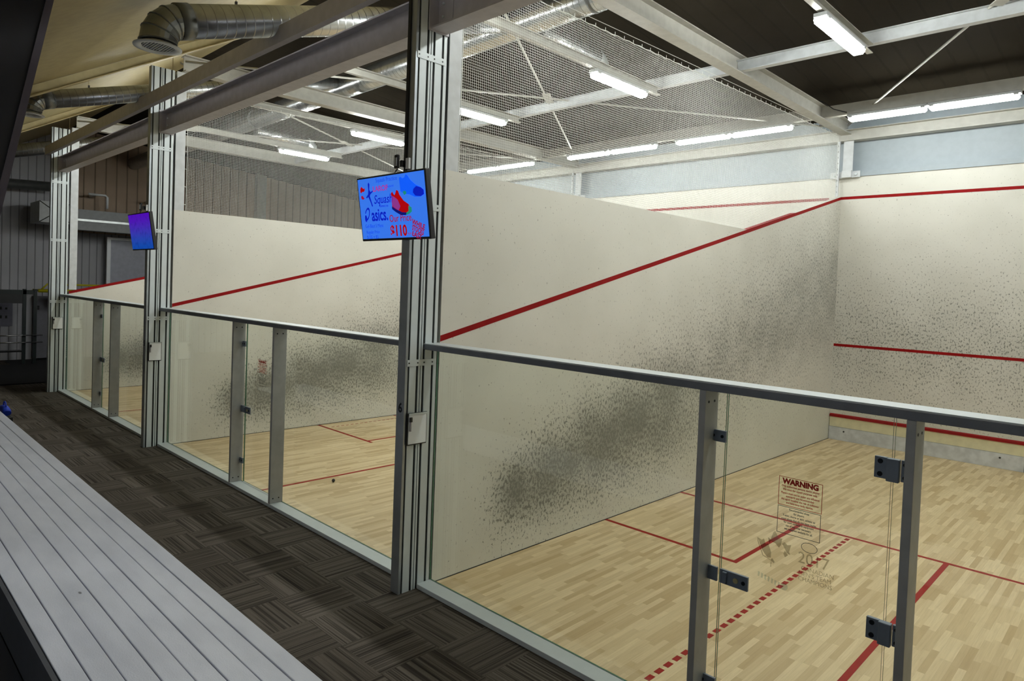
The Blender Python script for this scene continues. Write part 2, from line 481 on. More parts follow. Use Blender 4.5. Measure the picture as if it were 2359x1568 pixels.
tin(P1, 'tin board of the middle court, mostly behind the nearest court wall')
tin(P2, 'tin board of the farthest court at the front wall foot')

# ------------------------------------------------------------ spectator side shell
struct(MB().box(-20.6, 9, -7.7, -7.5, 0, 8).build('wall_back', M('grey_plaster', srgb(120, 120, 124), 0.8)), 'plain grey wall behind the seats', 'wall')
struct(MB().box(9.0, 9.2, -7.6, 10.3, 0, 8).build('wall_right', M('grey_plaster', srgb(120, 120, 124), 0.8)), 'plain grey wall at the right end of the hall', 'wall')
# far end wall: ribbed cladding, warm light painted as brown in its upper part over the courts
fwall = MB()
fwall.box(-20.2, -20.0, -7.6, 13.0, 0, 3.9, FARW)
fwall.box(-20.2, -20.0, -7.6, 1.55, 3.9, 8.2, FARW)
fwall.box(-20.2, -20.0, 1.55, 13.0, 3.9, 8.2, WARMW)
struct(fwall.build('wall_left_far'), 'grey ribbed cladding of the far end wall, warm light painted brown above', 'wall')
struct(MB().box(-20.2, -13.2, 13.0, 13.2, 0, 8.0).build('wall_front_far', FARW), 'ribbed wall beyond the farthest court', 'wall')
# ceiling: tan slope over the walkway, dark ribbed deck over the courts
def zc_(y): return 6.235 + .575 * y
cl = MB()
cl.prism([(-7.6, zc_(-7.6) + .1), (1.5, zc_(1.5) + .1), (1.5, zc_(1.5)), (-7.6, zc_(-7.6))], -20.2, 9.0, 'x', CEIL)
cl.prism([(1.5, 7.2), (13.1, 6.0), (13.1, 5.9), (1.5, 7.1)], -20.2, 9.0, 'x', DECK)
struct(cl.build('ceiling'), 'tan sloping ceiling over the walkway and dark ribbed deck over the courts', 'ceiling')

# ------------------------------------------------------------ sloping rafters over the walkway
def slope_rafter(x, label, lo=-5.2, hi=1.3):
    t = thing('sloping_rafter', (x, 0, 6.1), label, 'rafter', 'sloping roof rafters')
    z = lambda y: 6.075 + .575 * y
    MB().prism([(lo, z(lo)), (hi, z(hi)), (hi, z(hi) + .014), (lo, z(lo) + .014)], x - .07, x + .07, 'x').build('flange', RAFT, t)
    MB().prism([(lo, z(lo) + .014), (hi, z(hi) + .014), (hi, z(hi) + .155), (lo, z(lo) + .155)], x - .008, x + .008, 'x').build('web', RAFT, t)
slope_rafter(P1, 'tan sloping rafter meeting the top of the middle wall post')
slope_rafter(P2, 'tan sloping rafter meeting the top of the farthest wall post')

# ------------------------------------------------------------ horizontal roof steel
def ibeam_y(name, x, y0, y1, zb, h, w, mat, t):
    m = MB()
    m.box(x - w / 2, x + w / 2, y0, y1, zb, zb + .014)
    m.box(x - .006, x + .006, y0, y1, zb + .014, zb + h - .014)
    m.box(x - w / 2, x + w / 2, y0, y1, zb + h - .014, zb + h)
    return m.build(name, mat, t)
def tie(x, label):
    t = thing('roof_beam', (x, 5, 5.86), label, 'beam', 'roof beams over the court walls')
    ibeam_y('beam', x, 0.10, L + .05, 5.86, .25, .19, STEEL, t)
tie(0.04, 'cream roof beam running over the nearest court wall to the front wall')
tie(P1 + .02, 'cream roof beam running over the middle court wall')
tie(P2 + .02, 'cream roof beam running over the farthest court wall')
tie(6.6, 'cream roof beam over the right court wall')
# cross beam across all bays
def xbeam(x0, x1, label):
    t = thing('cross_beam', ((x0 + x1) / 2, 5.22, 5.88), label, 'beam', 'cross beams between the roof beams')
    m = MB()
    m.box(x0, x1, 5.17, 5.27, 5.88, 5.89); m.box(x0, x1, 5.215, 5.225, 5.89, 6.03); m.box(x0, x1, 5.17, 5.27, 6.03, 6.04)
    m.build('beam', STEELW, t)
xbeam(.06, 6.56, 'pale cross beam over the nearest court')
xbeam(P1 + .05, -.005, 'pale cross beam over the middle court, behind the net')
xbeam(P2 + .05, P1 - .03, 'pale cross beam over the farthest court')
# purlins carrying the single lights
PX = [4.9, 1.85, -1.22, -4.25, -7.36, -10.47]
pn = ['over the nearest court, out at its right', 'carrying the nearest single light', 'carrying the light seen through the net',
      'carrying the light beside the nearest wall post', 'carrying the light left of the nearer screen', 'carrying the farthest single light']
for x, d in zip(PX, pn):
    t = thing('light_purlin', (x, 3.2, 5.76), 'cream steel purlin ' + d, 'purlin', 'purlins that carry the single lights')
    m = MB(); m.box(x - .035, x + .035, 1.192, 5.165, 5.755, 5.765); m.box(x - .035, x - .027, 1.192, 5.165, 5.765, 5.86); m.box(x - .035, x + .035, 1.192, 5.165, 5.86, 5.87)
    m.build('channel', STEEL, t)
# eave beam along the front wall
eb = MB(); eb.box(-13.2, 9, L - .10, L + .1, 5.73, 5.745); eb.box(-13.2, 9, L - .01, L, 5.745, 5.93); eb.box(-13.2, 9, L - .10, L + .1, 5.93, 5.945)
tag(eb.build('eave_beam', STEEL), 'long cream eave beam along the top of the front wall', 'beam')
# rail carrying the double lights
tag(MB().box(-13.0, 8.9, 1.09, 1.19, 5.806, 5.814).build('light_rail', STEEL), 'thin steel rail above the strip lights near the glass', 'rail')
tag(MB().box(-13.0, 8.9, 8.40, 8.50, 5.90, 5.94).box(-13.0, 8.9, 8.44, 8.46, 5.94, 6.10).build('light_rail', STEEL), 'thin steel rail above the double strip lights', 'rail')
# bracing rods
def brace(x0, x1, label):
    zz = 6.0
    for (a, b, k) in (((x0 + .1, .1), (x1 - .1, L - .1), 0), ((x1 - .1, .1), (x0 + .1, L - .1), 1)):
        t = thing('brace_rod', ((x0 + x1) / 2, 4.9, zz), label + (' running left to right towards the front wall' if k == 0 else ' running right to left towards the front wall'), 'brace rod', 'diagonal roof bracing rods')
        MB().bar((a[0], a[1], zz + .02 * k), (b[0], b[1], zz + .02 * k), .017, seg=8).build('rod', STEEL, t)
        if k:
            d = (Vector((x0 - x1, L, 0))).normalized(); c = Vector(((x0 + x1) / 2, 4.93, zz + .01))
            MB().flat(c - d * .28, c + d * .28, .14, .012).build('gusset_plate', STEEL, t)
brace(P1, 0, 'thin cream brace rod over the middle court')
brace(P2, P1, 'thin cream brace rod over the farthest court')
brace(0, 6.6, 'thin cream brace rod over the nearest court')

# ------------------------------------------------------------ beams across the front of the courts
def front_beam(x0, x1, label):
    t = thing('low_front_beam', ((x0 + x1) / 2, -.11, 4.87), label, 'beam', 'grey beams spanning between wall posts')
    m = MB(); m.box(x0, x1, -.205, -.025, 4.865, 4.88); m.box(x0, x1, -.12, -.11, 4.88, 5.165); m.box(x0, x1, -.205, -.025, 5.165, 5.18)
    m.build('beam', BEAMG, t)
    for x, s in ((x0, 1), (x1, -1)):
        box1('end_plate', min(x, x + s * .012), max(x, x + s * .012), -.225, -.01, 4.85, 5.2, BEAMG, t)
        box1('cleat', min(x, x + s * .20), max(x, x + s * .20), -.128, -.120, 4.93, 5.12, BEAMG, t)
        for z in (4.97, 5.08):
            MB().bar((x + s * .08, -.128, z), (x + s * .08, -.14, z), .012, seg=6).build('bolt', ALU, t)
front_beam(.002, 6.43, 'grey steel beam from the nearest wall post towards the right')
front_beam(P1 + .002, -.112, 'grey steel beam between the two nearer wall posts')
front_beam(P2 + .002, P1 - .112, 'grey steel beam between the two farther wall posts')
ub = thing('high_front_beam', (-3, -.4, 5.2), 'long thin grey channel fixed across the fronts of all wall posts', 'beam')
m = MB(); m.box(-13.35, 7.5, -.42, -.348, 5.205, 5.217); m.box(-13.35, 7.5, -.42, -.412, 5.217, 5.38); m.box(-13.35, 7.5, -.42, -.348, 5.38, 5.39)
m.build('channel', BEAMG, ub)
for x in (P2 - .055, P1 - .055, -.055):
    box1('bracket', x - .05, x + .05, -.412, -.346, 5.22, 5.375, BEAMG, ub)

# ------------------------------------------------------------ wall end posts
def end_post(cx, top, label, number):
    t = thing('wall_end_post', (cx - .055, -.19, 0), label, 'post', 'aluminium wall end posts')
    box1('core', cx - .100, cx - .010, -.335, -.012, .002, top, DARK, t)
    m = MB(); m.box(cx - .110, cx, NR, -.335, .002, top); m.box(cx - .110, cx - .104, -.335, -.320, .002, top); m.box(cx - .006, cx, -.335, -.320, .002, top)
    m.build('nose_profile', ALU2, t)
    for a, b in ((-.302, -.232), (-.208, -.191), (-.182, -.166), (-.142, -.070), (-.046, -.014)):
        m = MB(); m.box(cx - .010, cx, a, b, .002, top); m.box(cx - .110, cx - .100, a, b, .002, top)
        m.build('side_profile', ALU, t)
    for z in (2.0, 3.35, 4.62):
        if z > top: continue
        p = thing('strap', (cx, -.18, z), None, None); p.parent = t; p.location = (.055, .01, z)
        mm = MB().box(cx, cx + .006, -.33, -.03, z - .028, z + .028)
        mm.build('plate', ALU, p, world=True)
        for y in (-.313, -.221, -.153, -.063):
            MB().bar((cx + .006, y, z), (cx + .0085, y, z), .007, seg=8).build('bolt_hole', BLACK, p)
    if number:
        text('court_number', number, .115, M('dark_number_vinyl', srgb(20, 26, 34), 0.5), t, Vector((cx - .055, NR - .001, 1.61)) - t.location, bold=.003, ext=.0004)
    return t
end_post(0.0, 7.0, 'nearest silver wall end post, marked 6, beside the large screen', '6')
end_post(P1, 5.85, 'middle silver wall end post behind the purple-blue screen', '5')
end_post(P2, 5.80, 'farthest silver wall end post at the dark gym area', None)
# white steel columns right behind the end posts
def steel_col(cx, z0, label, top=5.855):
    m = MB(); y0, y1 = 0.022, .165
    m.box(cx - .095, cx - .083, y0, y1, z0, top); m.box(cx - .083, cx - .02, (y0 + y1) / 2 - .005, (y0 + y1) / 2 + .005, z0, top); m.box(cx - .02, cx - .008, y0, y1, z0, top)
    tag(m.build('steel_column', STEELW), label, 'column', 'white steel columns standing on the court walls')
steel_col(0, WT + .001, 'white steel column on the nearest wall beside the net')
steel_col(P1, WT + .001, 'white steel column on the middle wall behind the small screen')
steel_col(P2, ZB + .07, 'white steel column at the farthest wall end')
# columns on the front wall
def front_col(cx, label):
    t = thing('front_wall_column', (cx + .05, L, 5.05), label, 'column', 'steel columns on the front wall')
    m = MB(); m.box(cx + .02, cx + .20, L - .05, L - .038, 5.145, 5.73); m.box(cx + .10, cx + .112, L - .038, L + .09, 5.145, 5.73)
    m.build('column', STEELW, t)
    m = MB(); m.box(cx - .20, cx + .34, L - .052, L - .025, 5.03, 5.15); m.build('base_bracket', STEELW, t)
    box1('base_block', cx + .03, cx + .2, L - .12, L - .053, 5.03, 5.16, STEELW, t)
    for px in (cx - .13, cx + .27):
        MB().bar((px, L - .052, 5.09), (px, L - .075, 5.09), .025, seg=6).build('bolt', ALU, t)
    t2 = thing('slotted_strip', (cx - .05, L - .02, 4.7), 'white slotted upright beside ' + label[label.index('the'):], 'slotted upright', 'slotted uprights on the front wall')
    m = MB(); m.box(cx - .085, cx - .035, L - .09, L - .054, ZO + .03, 5.73); m.build('upright', STEELW, t2)
    m = MB(); z = ZO + .1
    while z < 5.7:
        m.box(cx - .066, cx - .054, L - .0915, L - .09, z, z + .03); z += .11
    m.build('slot', M('slot_shadow', srgb(110, 114, 116), 0.7), t2)
front_col(0.0, 'white column over the corner of the nearest court')
front_col(P1, 'white column over the front corner of the middle court')

# ------------------------------------------------------------ glass back walls, mullions, doors, rails
GY = 0.0
def pane(mb, x0, x1, z0, z1, y=0.0, th=.012):
    """glass sheet with green edges"""
    k = mb.mi(GLASS); e = mb.mi(GEDGE)
    v = [mb.bm.verts.new((x, yy, z)) for z in (z0, z1) for yy in (y - th / 2, y + th / 2) for x in (x0, x1)]
    for f, mm in (((0, 2, 3, 1), e), ((4, 5, 7, 6), e), ((0, 1, 5, 4), k), ((2, 6, 7, 3), k), ((0, 4, 6, 2), e), ((1, 3, 7, 5), e)):
        mb.bm.faces.new([v[i] for i in f]).material_index = mm
MX1, MX2 = 2.70, 3.82       # mullion centres
names = {0.0: 'nearest', P1: 'middle', P2: 'farthest'}
wi = 0
def latch_plate(parent, x0, x1, z, h, y=-.02, name='latch', holes=((.3, 0), (.8, 0))):
    t = bpy.data.objects.new(name, None); COL.objects.link(t); t.parent = parent; t.location = Vector(((x0 + x1) / 2, y, z)) - parent.location
    MB().box(x0, x1, y - .008, y + .008, z - h / 2, z + h / 2).build('plate', HARD, t, bevel=.002)
    for u, w in holes:
        xx = x0 + (x1 - x0) * u
        MB().bar((xx, y - .012, z + w), (xx, y - .008, z + w), h * .14, seg=10).build('screw', HARDD, t)
    return t
for cx in (0.0, P1, P2):
    nm = names[cx]
    xr = 6.44 if cx == 0 else (-.115 if cx == P1 else P1 - .115)
    for a, b, d in ((cx + .001, cx + MX1 - .012, 'left'), (cx + MX2 + .012, xr, 'right')):
        wi += 1
        mb = MB(); pane(mb, a, b, .045, 2.105)
        struct(mb.build('window_%d' % wi), '%s fixed glass panel of the %s court back wall' % (d, nm), 'glass panel')
    # narrow fixed light between mullion and door hinge
    wi += 1
    mb = MB(); pane(mb, cx + MX1 + .012, cx + MX1 + .085, .045, 2.105)
    struct(mb.build('window_%d' % wi), 'narrow glass strip left of the %s court door' % nm, 'glass panel')
    wi += 1
    mb = MB(); pane(mb, cx + MX2 - .105, cx + MX2 - .02, .045, 2.105)
    struct(mb.build('window_%d' % wi), 'narrow glass strip beside the hinges of the %s court door' % nm, 'glass panel')
    # rails
    tr_ = thing('glass_top_rail', (cx + 3, -.07, 2.14), 'grey aluminium top rail over the %s court glass' % nm, 'rail', 'top rails of the glass walls')
    box1('rail', cx - .055 if cx != 0 else cx - .055, xr + .02 if cx == 0 else xr, -.155, .025, 2.112, 2.158, M('dark_rail_metal', srgb(120, 124, 132), 0.4, 0.3), tr_, .003)
    box1('rail_cap', cx - .05, xr, -.150, .025, 2.158, 2.166, ALU, tr_)
    br_ = thing('glass_base_rail', (cx + 3, -.07, 0), 'silver aluminium base rail under the %s court glass' % nm, 'rail', 'base rails of the glass walls')
    box1('rail', cx + .002, xr, -.15, .012, .001, .042, ALU, br_, .003)
    # mullions
    for mx, d in ((MX1, 'left'), (MX2, 'right')):
        t = thing('mullion', (cx + mx, -.06, .04), '%s grey upright beside the %s court glass door' % (d, nm), 'mullion', 'uprights of the glass walls')
        box1('upright', cx + mx - .022, cx + mx + .022, -.148, .010, .043, 2.111, MUL, t, .003)
        for z in (.10, 2.04):
            MB().bar((cx + mx + .022, -.04, z), (cx + mx + .024, -.04, z), .008, seg=8).build('screw', HARDD, t)
            MB().bar((cx + mx + .022, -.11, z), (cx + mx + .024, -.11, z), .008, seg=8).build('screw', HARDD, t)
    # door
    dn = {0.0: 1, P1: 2, P2: 3}[cx]
    dr = bpy.data.objects.new('door_%d' % dn, None); COL.objects.link(dr); dr.location = (cx + 3.27, 0, .05)
    struct(dr, 'frameless glass door of the %s court%s' % (nm, ' with red warning sign' if cx > P2 else ''), 'door')
    x0, x1 = cx + MX1 + .095, cx + MX2 - .115
    mb = MB(); pane(mb, x0, x1, .055, 2.10); mb.build('glass_leaf', None, dr)
    for z, h in ((1.83, .07), (.32, .07)):
        latch_plate(dr, x0 - .11, x0 + .005, z, h, -.02, 'stop_plate')
    lk = latch_plate(dr, x0 - .115, x0 - .012, .99, .085, -.02, 'lock_keeper', ((.2, 0),))
    lk = latch_plate(dr, x0 + .006, x0 + .185, .99, .085, -.02, 'lock', ((.85, 0),))
    MB().box(x0 + .03, x0 + .055, -.045, -.028, .955, 1.025).build('turn_knob', HARD, lk, bevel=.003)
    MB().bar((x0 + .11, -.029, .99), (x0 + .11, -.033, .99), .016, seg=12).build('key_cylinder', M('brass_cylinder', srgb(196, 186, 140), .4, .5), lk)
    for z in (1.83, .99):
        hg = bpy.data.objects.new('hinge', None); COL.objects.link(hg); hg.parent = dr; hg.location = Vector((x1, -.02, z)) - dr.location
        MB().box(x1 - .075, x1 - .015, -.028, -.007, z - .055, z + .055).build('leaf_plate', HARD, hg, bevel=.002)
        MB().box(x1 - .015, x1 + .045, -.044, -.007, z - .062, z + .055).build('knuckle', HARD, hg, bevel=.004)
        MB().box(x1 + .05, x1 + .092, -.028, -.007, z - .055, z + .055).build('frame_plate', HARD, hg, bevel=.002)
        for dz in (-.033, .033):
            MB().bar((x1 - .047, -.032, z + dz), (x1 - .047, -.027, z + dz), .013, seg=10).build('screw', HARDD, hg)
            MB().bar((x1 + .07, -.032, z + dz), (x1 + .07, -.027, z + dz), .011, seg=10).build('screw', HARDD, hg)

# ------------------------------------------------------------ warning signs on the glass doors
RV = M('red_vinyl', srgb(196, 36, 16), .5); GV = M('grey_vinyl', srgb(96, 98, 92), .5); FV = glass('frosted_vinyl', (0.76, 0.75, 0.72, 1), 1.0)
def frame_quad(name, x0, x1, z0, z1, w, mat, parent, y):
    m = MB()
    m.box(x0, x1, y - .0006, y, z1 - w, z1); m.box(x0, x1, y - .0006, y, z0, z0 + w)
    m.box(x0, x0 + w, y - .0006, y, z0, z1); m.box(x1 - w, x1, y - .0006, y, z0, z1)
    return m.build(name, mat, parent)
def poly_y(name, pts, x0, z0, s, mat, parent, y):
    m = MB()
    for pl in pts: m.prism([(x0 + a * s, z0 + b * s) for a, b in pl], y - .0006, y, 'y')
    return m.build(name, mat, parent)
yv = -.0066
def sign(cx, where):
    t = thing('warning_sign', (cx + 3.25, yv, 1.5), 'red lettered WARNING notice over a grey one, ' + where, 'sign', 'notices on the glass doors')
    x0, x1 = cx + 3.128, cx + 3.372
    f1 = frame_quad('red_border', x0, x1, 1.505, 1.668, .003, RV, t, yv)
    L_ = lambda s, z, sz, mat, sx=1.0, b=0.0: text('lettering', s, sz, mat, t, Vector((cx + 3.25, yv, z)) - t.location, sx=sx, ext=.0003, bold=b)
    L_('WARNING', 1.642, .042, RV, .98, .0024)
    for k, s in enumerate(('Only authorized persons during playing', 'this court for squash purposes only.', 'Players must not be under any influence', 'eyeguards are recommended', 'this sport involves the risk of collisions', 'and hazardous body injuries.')):
        L_(s, 1.615 - .0175 * k - (.004 if k > 1 else 0), .0165, RV, .80, .0003)
    f2 = frame_quad('grey_border', x0, x1 - .002, 1.345, 1.500, .003, GV, t, yv)
    for k, s in enumerate(('Recommended dress', 'for players:', 'T-shirt, shorts or skirt, athletic or', 'court shoes that do not leave marks,', 'for court surfaces & equipment', 'use of eye wear necessary,', 'see reception available for all.')):
        L_(s, 1.486 - .0185 * k, .0165, GV, .80, .0003)
    return t
sign(0.0, 'stuck on the nearest glass door')
sign(P1, 'stuck on the middle court glass door')
sg = thing('champions_decal', (3.25, yv, 1.2), 'faint frosted maple leaf and 2017 team lettering on the nearest glass door', 'decal')
leaf = [[(-.05, .36), (.05, .33), (.10, .37), (.14, .26), (.20, .30), (.27, .12), (.27, 0), (.20, -.02), (.08, .10)],
        [(.19, .42), (.25, .40), (.30, .56), (.34, .60), (.42, .47), (.50, .48), (.48, .34), (.44, .27), (.40, .30), (.36, .34), (.26, .36), (.22, .30)],
        [(.50, .38), (.56, .42), (.62, .37), (.70, .40), (.66, .24), (.69, .18), (.62, .20)],
        [(.54, .17), (.57, .24), (.64, .16), (.58, .10)],
        [(-.05, .36), (-.045, .28), (.08, .06), (.095, .0), (.085, .0), (.06, .06)],
        [(.08, .0), (.27, -.05), (.30, .0), (.36, -.07), (.34, -.10), (.29, -.07), (.10, .01)],
        [(.275, -.08), (.29, -.08), (.285, -.2), (.272, -.2)]]
poly_y('maple_leaf', leaf, 3.030, 1.185, .265, FV, sg, yv)
_D = lambda s, x, z, sz, sx=1.0, mat=FV: text('lettering', s, sz, mat, sg, Vector((x, yv, z)) - sg.location, sx=sx, ext=.0003, align='LEFT')
_D('2017', 3.255, 1.235, .090, .95); _D('CANADIAN', 3.275, 1.180, .034, 1.0); _D("MEN'S TEAM", 3.262, 1.150, .034, .95); _D('CHAMPIONS', 3.262, 1.120, .034, .95)
m = MB(); n = 28
for i in range(n):
    a, b = 2 * pi * i / n, 2 * pi * (i + 1) / n
    m.prism([(3.315 + .045 * math.cos(a), 1.302 + .028 * math.sin(a)), (3.315 + .045 * math.cos(b), 1.302 + .028 * math.sin(b)),
             (3.315 + .042 * math.cos(b), 1.302 + .025 * math.sin(b)), (3.315 + .042 * math.cos(a), 1.302 + .025 * math.sin(a))], yv - .0006, yv, 'y')
m.build('ring', GV, sg)
sc = thing('sponsor_decal', (3.10, yv, 1.06), 'small faint blue-grey sticker low on the nearest glass door', 'decal')
PB = glass('pale_blue_vinyl', (0.88, 0.93, 0.95, 1), 1.0)
for k in range(7):
    m = MB(); m.prism([(3.03 + .02 * k, 1.085 - .004 * k), (3.042 + .02 * k, 1.083 - .004 * k), (3.038 + .02 * k, 1.055 - .004 * k), (3.03 + .02 * k, 1.057 - .004 * k)], yv - .0006, yv, 'y'); m.build('mark', PB, sc)
m = MB(); m.bar((3.185, yv, 1.045), (3.185, yv - .0006, 1.045), .022, seg=16); m.build('round_mark', PB, sc)

# ------------------------------------------------------------ nets above the walls
def net(cx, label, z0):
    t = thing('safety_net', (cx - .05, 5, 4.6), label, 'net', 'white nets above the court walls')
    x = cx - .052; y0, y1 = .21, L - .12
    top = lambda y: 5.545 + .03 * (y - y0)
    bot = lambda y: max(z0, zo(y) + .04)
    m = MB(); r = .0016; sp = .025
    n = int((y1 - y0) / sp)
    for i in range(n + 1):
        y = y0 + i * (y1 - y0) / n
        m.bar((x, y, bot(y)), (x, y, top(y)), r, seg=3, cap=False)
    z = z0 + .02
    while z < 5.84:
        ya = y0; yb = y1
        # clip against the sloping bottom and top
        if z > 5.545: ya = y0 + (z - 5.545) / .03
        if z < zo(y1) + .04 and z > z0: yb = min(yb, (z - ZB - .04) / ((ZO - ZB) / L))
        if yb > ya + .05: m.bar((x, ya, z), (x, yb, z), r, seg=3, cap=False)
        z += sp
    m.build('mesh', CORD, t)
    m = MB(); m.bar((x, y0, z0), (x, y0, 5.55), .005, seg=6); m.build('edge_cord', CORD, t)
    pts = []; k = 0; yy = y0
    while yy < y1:
        pts.append((x, yy, top(yy) + (.006 if k % 2 else -.003))); yy += .11; k += 1
    m = MB(); m.tube(pts, .0045, seg=5)
    m.build('top_cord', CORD, t)
    m = MB()
    yy = y0 + .09
    while yy < y1:
        m.bar((x, yy, top(yy)), (x, yy, top(yy) + .04), .003, seg=4); yy += .18
    m.build('hook', CORD, t)['kind'] = 'stuff'
    m = MB(); z = max(3.8, z0 + .1)
    while z < 5.5:
        m.bar((x, .165, z), (x, y0, z), .004, seg=5); z += .28 if z0 > 3 else .25
    m.build('side_tie', CORD, t)
    m = MB(); m.bar((x, .17, 5.62), (x, y1 + .05, 5.90), .003, seg=5); m.build('cable', CORD, t)
net(0.0, 'white safety net stretched above the nearest court wall', WT + .005)
net(P1, 'white safety net stretched above the middle court wall', WT + .005)

# ------------------------------------------------------------ strip lights
def strip_light(name_d, along, c, ln, label, group, mat=None, pod=True):
    """fixture hanging under steel; c = centre of its underside"""
    t = thing('strip_light', c, label, 'strip light', group)
    x, y, z = c; w = .075
    def bx(nm, u0, u1, w0, w1, z0, z1, mm, bev=0.0):
        if along == 'y': o = MB().box(w0, w1, u0, u1, z0, z1)
        else: o = MB().box(u0, u1, w0, w1, z0, z1)
        return o
    ux, wx = (y, x) if along == 'y' else (x, y)
    bx('d', ux - ln / 2 + .02, ux + ln / 2 - .02, wx - w, wx + w, z, z + .07, 0).build('diffuser', mat or TUBEM, t, bevel=.025)
    bx('h', ux - ln / 2, ux + ln / 2, wx - w * .95, wx + w * .95, z + .071, z + .115, 0).build('housing', STEELW, t, bevel=.006)
    for s in (-1, 1):
        u = ux + s * (ln / 2 - .06)
        bx('c', u - .03, u + .03, wx - w - .006, wx + w + .006, z + .05, z + .075, 0).build('clip', STEELW, t)
    return t
zL = 5.625
labs = ['at the right end of the nearest court', 'hanging alone over the nearest court', 'seen through the nearer net',
        'half hidden by the nearest wall post', 'over the farthest court, right of its pair', 'over the farthest court, leftmost of all']
for x, l in zip(PX, labs):
    strip_light('s', 'y', (x, 4.16, zL), 1.27, 'lit white strip light ' + l, 'single strip lights across the courts')
yR = 8.45; zR = 5.78
rows = [(1.115, 'left of the pair over the nearest front wall'), (2.345, 'right of the pair over the nearest front wall'),
        (-2.30, 'left of the pair next to the nearest corner column'), (-1.07, 'right of the pair next to the nearest corner column'),
        (-5.25, 'left of the pair above the farther corner column'), (-4.00, 'right of the pair above the farther corner column'),
        (-8.85, 'left of the pair over the farthest front wall'), (-7.61, 'right of the pair over the farthest front wall'),
        (4.75, 'left of the pair beyond the right edge'), (5.98, 'right of the pair beyond the right edge'),
        (-12.0, 'left of the last pair over the farthest court'), (-10.77, 'right of the last pair over the farthest court')]
for x, l in rows:
    strip_light('r', 'x', (x, yR, zR), 1.225, 'lit strip light, ' + l, 'paired strip lights along the front wall', TUBER)
    # the matching pair near the glass, hidden from the viewer by the low front beam
    strip_light('b', 'x', (x - (.30 if l.find('over the farthest front wall') >= 0 else 0), 1.14, 5.69), 1.225, 'strip light of the back row, hidden behind the low grey front beams', 'paired strip lights near the glass', TUBER)
# fill lamps added to brighten the bleacher, unseen behind the viewer
for x in (-3.0, 1.0, 5.0):
    strip_light('v', 'x', (x, -5.4, 2.95), 1.5, 'added cool fill light over the seats, unseen behind the viewpoint', 'added fill lights over the seats', TUBE_FILL)
for x in (-3.0, 1.0, 5.0):
    t = thing('light_hanger', (x, -5.4, 3.06), 'thin rod pair holding an added fill light over the seats', 'hanger', 'hangers of the added seat lights')
    for s in (-.5, .5):
        MB().bar((x + s, -5.4, 3.066), (x + s, -5.4, 3.24), .006, seg=6).build('rod', STEEL, t)

# ------------------------------------------------------------ ducts
def round_duct(name, p, q, r, mat, parent, seg=28):
    """smooth tube whose local x runs along the duct"""
    p = Vector(p); q = Vector(q); d = q - p; ln = d.length
    m = MB().bar((0, 0, 0), (ln, 0, 0), r, seg=seg)
    o = m.build(name, mat, parent, world=False)
    off = Vector((0, 0, 0)); pp = parent
    while pp is not None: off += pp.location; pp = pp.parent
    o.location = p - off; o.rotation_euler = d.to_track_quat('X', 'Z').to_euler()
    return o
def diffuser(c, r, t):
    m = MB(); seg = 28; x, y, z = c
    prof = [(r * .72, .05), (r * .95, .02), (r * 1.28, .0), (r * 1.28, -.012), (r * .95, -.012), (r * .85, .0)]
    rings = [[m.bm.verts.new((x + rr * math.cos(2 * pi * i / seg), y + rr * math.sin(2 * pi * i / seg), z + h)) for i in range(seg)] for rr, h in prof]
    for A, B in zip(rings, rings[1:]):
        for i in range(seg): m.bm.faces.new((A[i], A[(i + 1) % seg], B[(i + 1) % seg], B[i])).smooth = True
    m.build('diffuser_ring', STEELW, t)
    m = MB(); m.bar((x, y, z + .03), (x, y, z + .035), r * .85, seg=seg); m.build('opening', DARK, t)
    m = MB()
    for i in range(-5, 6):
        yy = y + i * r * .15; h = math.sqrt(max(0, (r * .84) ** 2 - (yy - y) ** 2))
        m.box(x - h, x + h, yy - .003, yy + .003, z - .002, z + .02)
    m.build('louvre', STEELW, t)
